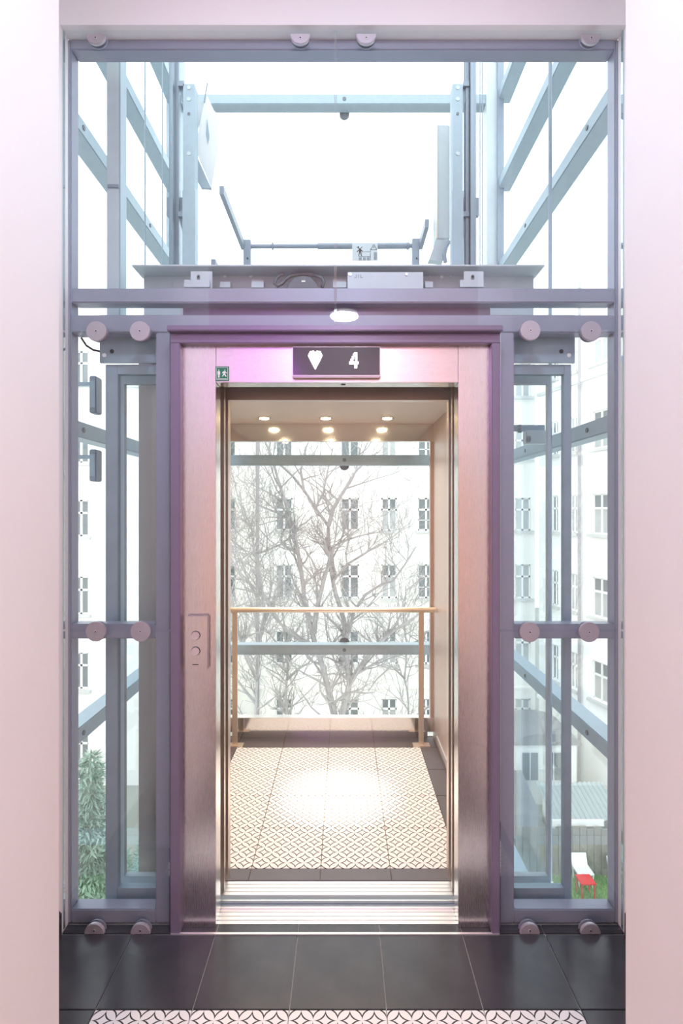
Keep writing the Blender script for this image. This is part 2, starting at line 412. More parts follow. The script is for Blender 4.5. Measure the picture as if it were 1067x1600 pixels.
# mechanism plate hanging behind the glass
hdr = MB(); hdr.box(-.948, .893, 2.108, 2.118, 2.121, 2.300); hdr.box(-.948, .893, 2.108, 2.15, 2.30, 2.306)
hd = hdr.build('door_header_plate', 'galvanised', ent)
for xx in (-.90, -.93, .84, .87):
    mb = MB(); disc_y(mb, xx, 2.165 if abs(xx) < .901 and xx != .87 else 2.150, .008, 2.106, 2.108, 12); mb.build('bolt', 'rubber' if xx in (-.90, .84) else 'white_plastic', hd)
def door_leaf(xa, xb, y0, y1, z1, mat, gmat, st, label):
    f = box('glazing', xa + st, xb - st, (y0 + y1) / 2 - .004, (y0 + y1) / 2 + .004, .075, z1 - .038, gmat, ent)
    w = st
    box('stile', xa, xa + w, y0, y1, .012, z1, mat if xa < -.5 else 'car_steel', f, bevel=.002); box('stile', xb - w, xb, y0, y1, .012, z1, mat if xb > .5 else 'car_steel', f, bevel=.002)
    box('top_rail', xa + w, xb - w, y0, y1, z1 - .038, z1, mat, f); box('bottom_rail', xa + w, xb - w, y0, y1, .012, .075, mat, f)
    f['label'] = label
door_leaf(-.932, DL - .012, 2.122, 2.152, 2.118, 'galvanised', 'blue_glass', .048, 'open glazed landing door leaf, left')
door_leaf(DR + .012, .886, 2.122, 2.152, 2.118, 'galvanised', 'blue_glass', .030, 'open glazed landing door leaf, right')
bt = MB(); bt.box(-.96, .90, 2.112, 2.118, -.004, .006); bt.box(-.96, .90, 2.150, 2.156, -.004, .006); bt.build('door_track', 'aluminium', ent)
box('sill_bracket', -.96, .90, 2.112, 2.156, -.06, -.006, 'galvanised_dark', ent)

# ------------------------------------------------------------------ indicator, sign, buttons on the surround
ind = thing('floor_indicator', (-.03, 2.02, 2.04), 'dark display panel over the lift door with a lit arrow and 4', 'display')
ix0, ix1, iz0, iz1 = X(456, 1.992), X(595, 1.992), H(589, 1.992), H(541, 1.992)
box('housing', ix0, ix1, 1.994, 2.02, iz0, iz1, 'display_rim', ind, bevel=.004)
scn = box('screen', ix0 + .004, ix1 - .004, 1.9925, 1.996, iz0 + .008, iz1 - .003, 'display_black', ind)
yy = 1.991
arrow = [(484.5, 549), (490, 548), (492.5, 551), (495, 548), (500.5, 549), (503.5, 555.5), (500, 563), (492.5, 577), (485, 563), (481.5, 555.5)]
tag(MB().prism([P(u, v, yy) for u, v in arrow], (0, .0015, 0)).build('lit_arrow', 'led', scn), 'lit white downward arrow')
rows = ['00010', '00110', '01010', '10010', '11111', '00010', '00010']
rows = ['0000110', '0001110', '0001110', '0011010', '0011010', '0110010', '0110010', '1111111', '1111111', '0000110', '0000110', '0000110']
mb = MB()
for r, line in enumerate(rows):
    for c_, ch in enumerate(line):
        if ch == '1':
            p = P(546.6 + c_ * 2.05, 551.5 + r * 2.05, yy); d = .0021
            mb.box(p.x - d, p.x + d, yy, yy + .0015, p.z - d, p.z + d)
tag(mb.build('lit_number', 'led', scn), 'lit dot-matrix number 4')
sg = thing('safety_sign', (X(346, 2.017), 2.02, H(595, 2.017)), 'small green sign with white figures beside the door head', 'sign')
sx0, sx1, sz0, sz1 = X(336.5, 2.017), X(357.5, 2.017), H(595, 2.017), H(572.5, 2.017)
pl = box('plate', sx0, sx1, 2.0175, 2.02, sz0, sz1, 'sign_green', sg)
mb = MB(); a, w = .0035, .0012
for q in ((sx0 + a, sx1 - a, sz0 + a, sz0 + a + w), (sx0 + a, sx1 - a, sz1 - a - w, sz1 - a), (sx0 + a, sx0 + a + w, sz0 + a, sz1 - a), (sx1 - a - w, sx1 - a, sz0 + a, sz1 - a)):
    mb.box(q[0], q[1], 2.0168, 2.0176, q[2], q[3])
mb.build('border', 'sign_white', pl)
fig = MB()
def pxq(us, y=2.0168): return [P(u, v, y) for u, v in us]
for poly in ([(341, 577.5), (342.6, 577.5), (342.6, 579.3), (341, 579.3)], [(339.8, 580), (343.8, 580), (343.8, 585), (343, 585), (343, 590), (340.6, 590), (340.6, 585), (339.8, 585)]):
    fig.prism(pxq(poly), (0, .0008, 0))
fig.build('standing_figure', 'sign_white', pl)
fig = MB()
for poly in ([(350.5, 577.6), (352, 577.6), (352, 579.2), (350.5, 579.2)], [(348.3, 580), (352.5, 580), (351.6, 584), (354, 588), (352.8, 588.8), (350.3, 585.4), (347.6, 588.6), (346.8, 587.8), (349.2, 583.8)],
             [(352, 580.6), (354.8, 582.6), (354.3, 583.4), (351.6, 581.8)], [(348.5, 580.3), (346.6, 583), (347.3, 583.5), (349.4, 581.2)]):
    fig.prism(pxq(poly), (0, .0008, 0))
fig.build('running_figure', 'sign_white', pl)
fig = MB().prism(pxq([(339.5, 591.5), (354.5, 591.5), (354.5, 592.1), (339.5, 592.1)]), (0, .0008, 0)); fig.build('printed_line', 'sign_white', pl)

cp = thing('call_button_plate', (X(306, 2.0), 2.02, H(1047, 2.0)), 'raised steel call plate with two round buttons on the left jamb', 'button panel')
bx0, bx1, bz0, bz1 = X(289.5, 2.0), X(324, 2.0), H(1047, 2.0), H(963, 2.0)
box('base', bx0 + .003, bx1 + .004, 2.004, 2.02, bz0 + .002, bz1 + .004, 'display_rim', cp, bevel=.005)
fp = box('face_plate', bx0, bx1, 2.000, 2.004, bz0, bz1, 'brushed_steel', cp, bevel=.0018)
for v, l in ((993, 'upper'), (1017.5, 'lower')):
    p = P(305.5, v, 1.997)
    mb = MB(); disc_y(mb, p.x, p.z, .0165, 1.998, 2.0, 28); r_ = mb.build('button_ring', 'rubber', cp)
    mb = MB(); disc_y(mb, p.x, p.z, .0145, 1.991, 1.999, 28); mb.build('button', 'pearl_button', r_)
mb = MB()
for k in range(5):
    p = P(301.5 + k * 1.9, 1038.5, 1.9995); mb.box(p.x - .0018, p.x + .0016, 1.9992, 2.0002, p.z - .0016, p.z + .0016)
tag(mb.build('maker_mark', 'ink', fp), 'tiny dark row of letters')

# ================================================================== the lift car
car = thing('lift_car', (-.10, 3.0, 0), 'lit lift car with patterned tile floor, glazed back wall and handrail', 'lift')
CL, CR, CF, CB, CH = -.805, .606, 2.275, 3.72, 2.15
cf = box('car_floor', CL - .05, CR + .05, 2.196, CB + .03, -.12, -.006, 'grout_brown', car)
CXJ = [-.702, -.402, -.102, .198, .498]
PY0, PY1 = 2.353, 3.553
for k in range(4):
    for r in range(4):
        lay('patterned_tile', CXJ[k], CXJ[k + 1], PY0 + .3 * r, PY0 + .3 * (r + 1), 'pattern_tile', cf)
for xa, xb in zip([CL] + CXJ, CXJ + [CR]):
    lay('border_tile', xa, xb, CF, PY0, 'car_dark_tile', cf); lay('border_tile', xa, xb, PY1, CB - .01, 'car_dark_tile', cf)
for r in range(4):
    lay('border_tile', CL, CXJ[0], PY0 + .3 * r, PY0 + .3 * (r + 1), 'car_dark_tile', cf); lay('border_tile', CXJ[-1], CR, PY0 + .3 * r, PY0 + .3 * (r + 1), 'car_dark_tile', cf)
cs = MB(); cs.box(-.93, .87, 2.190, CF, -.04, -.004)
for k in range(4): cs.box(-.93, .87, 2.191 + k * .0215, 2.191 + k * .0215 + .0155, -.004, 0)
cs.build('car_sill', 'aluminium', car)
wlc = box('side_wall', CL - .055, CL, CF, CB, -.05, CH + .14, 'car_panel', car)
for k in range(6):
    box('seam_clip', CL - .0605, CL - .055, 2.30, 2.312, .12 + k * .36, .15 + k * .36, 'galvanised_dark', wlc)
wrc = box('side_wall', CR, CR + .055, CF, CB, -.05, CH + .14, 'car_panel', car)
tag(box('skirting_strip', CR - .006, CR, 2.9, 3.55, .035, .075, 'aluminium', wrc), 'bright metal strip low on the right wall')
box('front_return', CL, -.486, CF - .0, CF + .045, 0, CH, 'car_steel', car); box('front_return', .436, CR, CF, CF + .045, 0, CH, 'car_steel', car)
box('front_header', -.486, .436, CF, CF + .045, 2.01, CH, 'car_steel', car)
box('kick_panel', CL, CR, CB - .03, CB + .03, .045, .141, 'polished_steel', car, bevel=.002)
box('plinth', CL + .04, CR - .04, CB - .012, CB + .03, 0, .045, 'polished_steel', car)
box('back_header', CL, CR, CB - .02, CB + .03, 2.018, CH, 'polished_steel', car)
bgp = box('back_glazing', CL, CR, CB, CB + .01, .141, 2.018, 'clear_glass', car)
box('corner_post', CR - .022, CR, CB - .02, CB + .03, .141, 2.018, 'car_steel', car); box('corner_post', CL, CL + .022, CB - .02, CB + .03, .141, 2.018, 'car_steel', car)
ceil = box('car_ceiling', CL, CR, CF + .045, CB - .02, CH - .012, CH + .005, 'warm_panel', car)
box('car_roof', CL - .055, CR + .055, CF - .02, CB + .03, CH + .14, CH + .17, 'galvanised', car)
for yl, xs_ in ((3.46, (-.51, -.118, .272)), (2.75, (-.51, -.118, .272))):
    for xl in xs_:
        mb = MB(); n = 20
        mb.prism([(xl + .042 * math.cos(2 * math.pi * i / n), yl + .042 * math.sin(2 * math.pi * i / n), CH - .018) for i in range(n)], (0, 0, .006))
        r_ = mb.build('downlight', 'polished_steel', ceil)
        mb = MB(); mb.prism([(xl + .030 * math.cos(2 * math.pi * i / n), yl + .030 * math.sin(2 * math.pi * i / n), CH - .0205) for i in range(n)], (0, 0, .0025))
        mb.build('lamp_lens', 'lamp_glow', r_)
        big = abs(yl - 2.75) < .01 and abs(xl + .118) < .01
        light('downlight_lamp', 'SPOT', (xl, yl, CH - .024), 27, (1.0, 0.76, 0.52), .03, spot=130, blend=1.0, parent=car)
        if big: light('downlight_lamp', 'SPOT', (xl + .08, yl, CH - .024), 420, (1.0, 0.88, 0.72), .03, spot=20, blend=1.0, parent=car, rot=(math.radians(5.5), 0, 0))
# handrail
hy = 3.58
hr = MB().tube([(X(357, hy), hy, .893), (X(680, hy), hy, .893)], .018, 18).build('handrail', 'handrail_brass', car)
for u in (367, 658):
    px_ = X(u, hy)
    po = box('handrail_post', px_ - .017, px_ + .017, hy - .006, hy + .006, .004, .88, 'handrail_brass', hr)
    box('base_plate', px_ - .055, px_ + .055, hy - .03, hy + .03, 0, .008, 'handrail_brass', hr)
# car doors, parked either side
def car_leaf(xa, xb, st, label):
    y0, y1 = 2.200, 2.225
    f = box('car_door_glazing', xa + st, xb - st, 2.209, 2.216, .07, 2.06, 'shaft_glass', car)
    f['label'] = label
    for q in ((xa, xa + st), (xb - st, xb)): box('stile', q[0], q[1], y0, y1, .01, 2.11, 'car_steel' if abs(q[0]) < .52 else 'galvanised_pale', f)
    box('top_rail', xa + st, xb - st, y0, y1, 2.06, 2.11, 'galvanised_pale', f); box('bottom_rail', xa + st, xb - st, y0, y1, .01, .07, 'galvanised_pale', f)
car_leaf(-.912, -.486, .022, 'open glazed car door leaf, left'); car_leaf(.436, .835, .012, 'open glazed car door leaf, right')
# door operator above the car doors
op = MB(); OY0, OY1 = 2.17, 2.27
oz0, oz1 = 2.333, H(421, 2.2)
op.box(X(208, 2.2) + .02, X(850, 2.2) - .02, OY1 - .006, OY1, oz0, oz1); 
op.box(X(206, 2.17), X(851, 2.17), OY0, OY1 + .02, oz1, oz1 + .006); op.box(X(208, 2.2) + .02, X(850, 2.2) - .02, OY0 + .03, OY1, oz0 - .006, oz0)
opr = op.build('door_operator', 'galvanised_pale', car)
for (u0, u1) in ((288, 330), (718, 757)):
    b_ = box('hanger_bracket', X(u0 + 8, 2.165), X(u1, 2.165), 2.18, 2.188, H(470, 2.165), H(421, 2.165), 'galvanised_pale', opr, bevel=.001)
    box('bracket_tab', X(u0, 2.165), X(u1 - 2, 2.165), 2.160, 2.168, H(449, 2.165), H(438, 2.165), 'galvanised_pale', b_)
    uc = (u0 + 8 + u1) / 2 - 3
    mb = MB(); p = P(uc, 433, 2.178); disc_y(mb, p.x, p.z + .004, .006, 2.178, 2.18, 14); mb.box(p.x - .006, p.x + .006, 2.178, 2.18, p.z - .012, p.z + .004); mb.build('slot', 'dark_machine', b_)
box('cover_plate', X(543, 2.18), X(661, 2.18), 2.18, 2.19, H(458, 2.18), H(425, 2.18), 'galvanised_pale', opr, bevel=.001)
cov = bpy.data.objects['cover_plate']
for u in (547, 635):
    p = P(u, 428.5, 2.178); mb = MB(); disc_y(mb, p.x, p.z, .006, 2.176, 2.18, 12); mb.build('cover_screw', 'screw_steel', cov)
mb = MB()
for us in ([(556, 429), (557, 429), (557, 434), (553.5, 434), (553.5, 433), (556, 433)], [(559.5, 429), (560.5, 429), (560.5, 434), (559.5, 434)], [(563, 429), (564, 429), (564, 433), (567, 433), (567, 434), (563, 434)]):
    mb.prism([P(u, v, 2.1795) for u, v in us], (0, .0006, 0))
tag(mb.build('stamped_letters', 'ink_grey', cov), 'faint stamped letters JIL')
mb = MB(); p = P(473, 455, 2.2); disc_y(mb, p.x, p.z, .062, 2.20, 2.235, 28); mb.build('motor_pulley', 'dark_machine', opr)
mb = MB(); mb.box(X(471, 2.198), X(477, 2.198), 2.197, 2.20, H(441, 2.198), H(438, 2.198)); mb.build('pulley_label', 'sign_white', opr)
hook = [P(444 + 0, 428, 2.21), P(437, 430, 2.21), P(431, 436, 2.21), P(429, 443, 2.21), P(434, 447, 2.21), P(441, 443, 2.21), P(448, 435, 2.21), P(456, 430, 2.21), P(474, 428, 2.21), P(492, 430, 2.21), P(503, 434, 2.21), P(506, 441, 2.21), P(503, 449, 2.21)]
MB().tube(hook, .007, 8).build('cable_loop', 'dark_machine', opr, smooth=True)
for (u, v) in ((345, 429), (351, 431), (372, 428), (386, 428), (392, 432), (405, 428), (672, 429), (690, 432), (704, 429)):
    p = P(u, v, 2.26); mb = MB(); disc_y(mb, p.x, p.z, .007, 2.258, 2.264, 10); mb.build('rivet', 'white_plastic', opr)
for (u0, u1, v0, v1) in ((344, 360, 441, 450), (393, 412, 438, 450), (520, 541, 437, 450), (664, 676, 440, 450)):
    box('bracket_block', X(u0, 2.23), X(u1, 2.23), 2.225, 2.26, H(v1, 2.23), H(v0, 2.23), 'galvanised_pale', opr)
# sling uprights over the roof
ZR = CH + .17
def upright(u0, u1, y, ztop, side):
    xa, xb = X(u0, y), X(u1, y)
    s_ = MB(); s_.box(xa, xb, y, y + .012, ZR, ztop); s_.box(xa, xa + .008, y + .012, y + .07, ZR, ztop); s_.box(xb - .008, xb, y + .012, y + .07, ZR, ztop)
    o = s_.build('sling_upright', 'galvanised', car)
    for v in (137, 155, 178, 240, 303, 328, 341, 392):
        p = P((u0 + u1) / 2, v, y)
        mb = MB(); disc_y(mb, p.x, p.z, .008 if v in (178, 392) else .011, y - .003, y, 10); mb.build('bolt_head', 'dark_machine' if v in (178, 392) else 'galvanised_pale', o)
    for v in (134, 338):
        p = P(u0 - 8 if side < 0 else u1 + 1, v, y)
        g = MB(); g.prism([(p.x, y + .02, p.z), (p.x + .032, y + .02, p.z), (p.x + (.032 if side < 0 else 0), y + .02, p.z - .13), ], (0, .006, 0)); g.box(p.x, p.x + .032, y, y + .05, p.z, p.z + .028)
        g.build('gusset', 'galvanised_dark', o)
upright(286, 304, 3.0, H(131, 3.0), -1); upright(707, 723, 3.0, H(131, 3.0), 1)
box('lower_sleeve', X(285, 2.99), X(305, 2.99), 2.988, 2.998, ZR, H(298, 2.99), 'galvanised', car); box('lower_sleeve', X(706, 2.99), X(724, 2.99), 2.988, 2.998, ZR, H(298, 2.99), 'galvanised', car)
# roof guard rail
gy = 3.58
gz = H(385, gy)
rl = MB().tube([P(386, 385, gy), P(649, 384, gy)], .014, 12).build('roof_rail', 'galvanised_dark', car)
MB().tube([P(496, 384.6, gy), P(640, 384, gy)], .019, 12).build('rail_sleeve', 'galvanised_dark', rl)
for u in (426, 637): 
    p = P(u, 384.6, gy); MB().tube([(p.x - .004, gy, p.z), (p.x + .004, gy, p.z)], .024, 12).build('rail_collar', 'galvanised_dark', rl)
for u0, u1, v0 in ((381, 392, 376.5), (643.5, 655, 375)):
    po = box('rail_post', X(u0, gy), X(u1, gy), gy - .02, gy + .02, ZR, H(v0, gy), 'galvanised_dark', rl)
    p = P((u0 + u1) / 2 + 1, 406, gy); mb = MB(); disc_y(mb, p.x, p.z, .006, gy - .024, gy - .02, 8); mb.build('hole', 'ink', rl)
def side_rail(u, y0, y1, z, h, label=None):
    x = X(u, gy); return box('side_rail', x - .012, x + .012, y0, y1, z - h / 2, z + h / 2, 'galvanised_dark', rl)
side_rail(380, 2.95, gy, gz, .045)
MB().box(X(657, gy) - .012, X(657, gy) + .012, 3.30, gy, gz - .02, gz + .03).build('side_rail', 'galvanised_dark', rl)
side_rail(372, 2.9, gy, H(385, gy) - .42, .045)
# warning plate on the rail
wp = box('warning_plate', X(550, 3.55), X(590, 3.55), 3.548, 3.556, H(407, 3.55), H(379.5, 3.55), 'galvanised_pale', rl)
wy = 3.5475
def wpoly(name, polys, mat):
    mb = MB()
    for us in polys: mb.prism([P(u, v, wy) for u, v in us], (0, .0008, 0))
    mb.build(name, mat, wp)
wpoly('pictogram_figure', [[(559, 385), (561, 385), (561, 387), (559, 387)], [(561, 388), (564, 389.5), (565, 400), (563.8, 400), (562.5, 393), (561, 400), (560, 400), (561, 391)], [(557, 386), (558, 385.5), (567, 392), (566, 393)], [(565.5, 385.5), (566.5, 386), (558, 394), (557, 393)]], 'ink')
wpoly('pictogram_rail', [[(560, 400), (579, 400), (579, 401.2), (560, 401.2)], [(565, 393), (578, 393), (578, 393.8), (565, 393.8)], [(578, 388), (579, 388), (579, 407), (578, 407)], [(560.5, 402), (565, 402), (565, 407), (560.5, 407)], [(567, 402), (571.5, 402), (571.5, 407), (567, 407)], [(573, 402), (577.5, 402), (577.5, 407), (573, 407)]], 'ink_grey')
wpoly('pictogram_triangle', [[(583, 382), (584, 382), (580, 390), (578.8, 390.5)], [(584, 382), (585, 382), (589, 390.5), (587.8, 390)], [(578.8, 389.8), (589, 389.8), (589, 390.6), (578.8, 390.6)], [(583.4, 384.5), (584.4, 384.5), (584.4, 388), (583.4, 388)]], 'ink')
wpoly('pictogram_box', [[(584, 394), (589, 394), (589, 406), (584, 406)]], 'ink_grey')

# bent sheet and hanging box over the car
sheet = MB()
sy = 3.15
sheet.prism([P(u, v, sy) for u, v in ((322, 145), (334, 172), (344, 183), (338, 222), (341, 232), (330, 294), (309, 243), (309, 210))], (0, .006, 0))
sh = sheet.build('sheet_guard', 'white_sheet', car)
MB().prism([P(u, v, 3.14) for u, v in ((309, 247), (330, 294), (314, 293), (309, 284))], (0, .02, 0)).build('sheet_flange', 'galvanised', sh)
MB().tube([P(319, 160, 3.14), P(324, 130, 3.14)], .004, 6).build('wire_end', 'galvanised_dark', sh)
MB().prism([P(u, v, 3.147) for u, v in ((321.5, 210), (323.5, 185), (327, 214), (325, 225))], (0, .002, 0)).build('slot', 'galvanised', sh)
MB().prism([P(u, v, 3.16) for u, v in ((309, 152), (319, 160), (314, 190), (309, 200))], (0, .01, 0)).build('sheet_tab', 'galvanised_pale', sh)
hb = MB().box(X(682, 3.2), X(703, 3.2), 3.2, 3.32, H(373, 3.2), H(195, 3.2)).build('control_box', 'galvanised_pale', car, bevel=.004)
MB().prism([P(u, v, 3.18) for u, v in ((682, 374), (702, 376), (697, 385), (694, 398), (692, 408), (670, 406))], (0, .05, 0)).build('bracket_arm', 'galvanised_pale', hb)
MB().tube([P(702, 377, 3.17), P(697, 386, 3.17), P(694, 398, 3.17), P(696, 410, 3.17)], .012, 8).build('flexible_hose', 'galvanised_dark', hb)
box('box_lid_edge', X(681, 3.195), X(683, 3.195), 3.19, 3.2, H(373, 3.195), H(192, 3.195), 'handrail_brass', hb)

# ================================================================== lift shaft steelwork
sf = thing('lift_shaft_frame', (-.03, 3.0, -11), 'galvanised steel tower frame of the glazed lift shaft', 'shaft frame')
SL, SR, SB = -1.16, 1.08, 3.85
LEV = (-3.475, -2.13, -.785, .56, 1.905, 3.25, 4.46)
for i, z in enumerate(LEV):
    zz = z
    bl = box('side_beam', SL - .09, SL, 2.14, SB, zz - .035, zz + .035, 'galvanised', sf, bevel=.004)
    br = box('side_beam', SR, SR + .09, 2.14, SB, zz - .035, zz + .035, 'galvanised', sf, bevel=.004)
    for y in (2.42, 3.25):
        for b_, x, s in ((bl, SL, 1), (br, SR, -1)):
            MB().tube([(x, y, zz), (x + s * .004, y, zz)], .011, 12).build('bolt', 'dark_machine', b_)
    if abs(z - 3.25) > .01:
        bb = box('back_beam', SL, SR, SB, SB + .09, zz - .035, zz + .035, 'galvanised', sf, bevel=.004)
        mb = MB(); disc_y(mb, 0.0, zz, .013, SB - .004, SB, 14); mb.build('bolt', 'dark_machine', bb)
        mb = MB(); disc_y(mb, 0.0, zz + (-.03 if z > 1.55 else .03), .036, SB + .095, SB + .12, 20); mb.build('glass_clamp_disc', 'dark_machine', bb)
for x0, s in ((SL, -1), (SR, 1)):
    box('side_beam', min(x0, x0 + s * .09), max(x0, x0 + s * .09), 2.14, SB, 3.80, 3.87, 'galvanised', sf, bevel=.004)
box('corner_post', SL - .10, SL - .0, SB - .0, SB + .10, -11, 4.9, 'galvanised', sf)
cpr = box('corner_post', SR - .08, SR + .04, SB - .03, SB + .07, -11, 4.9, 'galvanised_pale', sf)
box('post_flange', SR - .01, SR + .035, SB - .05, SB - .03, -11, 4.9, 'galvanised_dark', cpr)
box('corner_post', SL - .10, SL - .03, 2.105, 2.14, -11, 4.9, 'frame_paint', sf); box('corner_post', SR + .03, SR + .10, 2.105, 2.14, -11, 4.9, 'frame_paint', sf)
ap = box('angle_post', X(167, 2.2), X(186, 2.2), 2.2, 2.212, 2.31, 4.9, 'galvanised_pale', sf)
box('angle_flange', X(186, 2.2), X(186, 2.2) + .006, 2.2, 2.26, 2.31, 4.9, 'galvanised', ap)
box('splice_plate', X(168, 2.195), X(185, 2.195), 2.194, 2.2, H(293, 2.195), H(288, 2.195), 'galvanised_dark', ap)
# shaft glazing, one pane per bay
for z0, z1 in zip(LEV, LEV[1:]):
    if abs(z0 - 3.25) < .01: continue
    z2 = z1 if abs(z1 - 3.25) > .01 else LEV[-1]
    box('back_glass_pane', SL, SR, SB + .10, SB + .108, z0 + .005, z2 - .005, 'shaft_glass', sf)
for z0, z1 in zip(LEV, LEV[1:]):
    box('side_glass_pane', SL - .108, SL - .10, 2.2, SB, z0 + .005, z1 - .005, 'shaft_glass', sf); box('side_glass_pane', SR + .10, SR + .108, 2.2, SB, z0 + .005, z1 - .005, 'shaft_glass', sf)
# guide rails
def guide(u0, u1, y, label):
    x0, x1 = X(u0, y), X(u1, y)
    g = MB(); g.box(x0, x1, y + .03, y + .045, -11, 4.9); xc = (x0 + x1) / 2; g.box(xc - .008, xc + .008, y - .02, y + .03, -11, 4.9)
    o = g.build('guide_rail', 'rail_steel'); tag(o, label, 'guide rail', 'lift guide rails')
    box('rail_cover', x0 + .004, xc - .012, y + .01, y + .03, -11, 4.9, 'galvanised_dark', o)
    for z in (3.25, 4.3):
        box('rail_bracket', x0 - .02, x1 + .02, y + .045, y + .075, z - .05, z + .05, 'galvanised_dark', o)
guide(262, 277, 3.0, 'dark steel guide rail of the shaft, left of the car'); guide(727, 746, 3.0, 'dark steel guide rail of the shaft, right of the car')
for u, y, r, l in ((226.5, 2.9, .004, 'leftmost thin steel rope hanging in the left of the shaft'), (253.5, 2.9, .003, 'thin steel rope hanging beside the left guide rail'),
                   (750, 3.05, .003, 'thin steel rope hanging just right of the right guide rail'), (753.5, 3.05, .003, 'thin steel rope between right guide rail and corner post, the farther right'),
                   (859.5, 2.55, .009, 'thick travelling cable hanging in the right of the shaft')):
    x = X(u, y); o = MB().tube([(x, y, -8), (x, y, 4.9)], r, 8).build('steel_rope', 'galvanised_dark'); tag(o, l, 'rope', 'ropes hanging in the shaft')
# switch on the right side beam, cable stub on the left
sw = thing('limit_switch', (X(835, 2.6), 2.6, H(690, 2.6)), 'small limit switch box on the right shaft beam', 'switch')
box('switch_body', X(822, 2.6), X(855, 2.6), 2.6, 2.65, H(693, 2.6), H(672, 2.6), 'galvanised_pale', sw, bevel=.004)
box('mounting_plate', X(806, 2.62), X(856, 2.62), 2.66, 2.67, H(672, 2.62), H(662, 2.62), 'galvanised_dark', sw)
MB().tube([P(812, 664, 2.62), P(812, 676, 2.62)], .01, 8).build('roller', 'dark_machine', sw)
MB().tube([P(824, 686, 2.59), P(828, 686, 2.59)], .015, 8).build('cable_gland', 'dark_machine', sw)
cb = MB().tube([P(127, 528, 2.11), P(135, 540, 2.11), P(146, 547, 2.11), P(156, 549, 2.11)], .004, 8).build('cable', 'rubber', smooth=True)
tag(cb, 'short black cable running into the header plate at upper left', 'cable')

# ================================================================== OUTSIDE
GZ = -11.0
g = struct(box('ground', -60, 60, 4.4, 70, GZ - .3, GZ, 'ground_soil'))
def facade(name, O, d, n, length, z0, z1, depth, holes, wall_mat, label, far=True, extras=()):
    """front wall with real openings; holes: (s0, s1, h0, h1, style)"""
    O = Vector(O); d = Vector(d).normalized(); n = Vector(n).normalized()
    b = thing(name, (O.x, O.y, GZ), label, 'building')
    W = lambda s, h, q=0.0: Vector((O.x, O.y, 0)) + d * s - n * q + Vector((0, 0, h))
    ss = sorted({0.0, length} | {round(h[i], 4) for h in holes for i in (0, 1)}); hh = sorted({z0, z1} | {round(h[i], 4) for h in holes for i in (2, 3)})
    m = MB()
    for sa, sb in zip(ss, ss[1:]):
        for ha, hb in zip(hh, hh[1:]):
            sm, hm = (sa + sb) / 2, (ha + hb) / 2
            if any(h[0] < sm < h[1] and h[2] < hm < h[3] for h in holes): continue
            m.quad(W(sa, ha), W(sb, ha), W(sb, hb), W(sa, hb))
    R = .16
    for h in holes:
        a0, a1, c0, c1 = h[:4]
        for p, q in (((a0, c0), (a1, c0)), ((a1, c0), (a1, c1)), ((a1, c1), (a0, c1)), ((a0, c1), (a0, c0))):
            m.quad(W(*p), W(*q), W(*q, R), W(*p, R))
    m.quad(W(0, z0), W(0, z1), W(0, z1, depth), W(0, z0, depth)); m.quad(W(length, z0), W(length, z1), W(length, z1, depth), W(length, z0, depth))
    m.quad(W(0, z1), W(length, z1), W(length, z1, depth), W(0, z1, depth)); m.quad(W(0, z0, depth), W(length, z0, depth), W(length, z1, depth), W(0, z1, depth))
    m.build('wall', wall_mat, b)
    for h in holes:
        a0, a1, c0, c1 = h[:4]; st = h[4]
        f = MB(); t = .07
        def bar(s0, s1, h0, h1, q0=R - .06, q1=R):
            f.prism([W(s0, h0, q1), W(s1, h0, q1), W(s1, h1, q1), W(s0, h1, q1)], n * (q1 - q0))
        bar(a0, a0 + t, c0, c1); bar(a1 - t, a1, c0, c1); bar(a0, a1, c0, c0 + t); bar(a0, a1, c1 - t, c1)
        bar((a0 + a1) / 2 - .05, (a0 + a1) / 2 + .05, c0, c1); hm = c0 + (c1 - c0) * .64
        bar(a0, a1, hm - .05, hm + .05)
        if st == 'fine':
            bar(a0, a1, c0 + (c1 - c0) * .32 - .02, c0 + (c1 - c0) * .32 + .02)
        fo = f.build('window', 'window_white', b)
        mid = (a0 + a1) / 2
        pm = 'far_pane_pale' if st == 'pale' else 'far_pane'
        for (p0, p1) in ((a0 + t, mid - .05), (mid + .05, a1 - t)):
            for (q0, q1) in ((c0 + t, hm - .05), (hm + .05, c1 - t)):
                k = MB(); k.prism([W(p0, q0, R - .01), W(p1, q0, R - .01), W(p1, q1, R - .01), W(p0, q1, R - .01)], n * .012)
                k.build('pane', pm if q0 > hm or st != 'half' else 'far_pane_pale', fo)
        s_ = MB(); s_.prism([W(a0 - .14, c0 - .13, 0), W(a1 + .14, c0 - .13, 0), W(a1 + .14, c0, 0), W(a0 - .14, c0, 0)], n * .16)
        s_.build('window_sill', 'facade_trim', b)
    return b, W, n
def pipe(b, W, n, s, z0, z1, r=.07):
    MB().tube([W(s, z0, -.14), W(s, z1, -.14)], r, 8).build('downpipe', 'downpipe_zinc', b)
YB = 28.0
BX0, BX1 = X(335, YB), X(836, YB)
rowsv = [(568, 620), (672, 716), (778, 829), (882, 935), (986, 1038), (1092, 1138)]
cols = [(342, 368, 'dark'), (430, 457, 'dark'), (532, 561, 'dark'), (596, 620, 'half'), (653, 679, 'fine'), (714, 739, 'half'), (768, 793, 'pale'), (805, 829, 'pale')]
holes = []
for (v0, v1) in rowsv:
    for (u0, u1, st) in cols:
        holes.append((X(u0, YB) - BX0, X(u1, YB) - BX0, H(v1, YB), H(v0, YB), st))
bA, WA, nA = facade('apartment_building', (BX0, YB, 0), (1, 0, 0), (0, -1, 0), BX1 - BX0, GZ, 11.3, 10, holes, 'facade_cream', 'cream apartment house seen through the lift car, four windows wide')
pipe(bA, WA, nA, X(403, YB) - BX0, GZ, 11, .09)
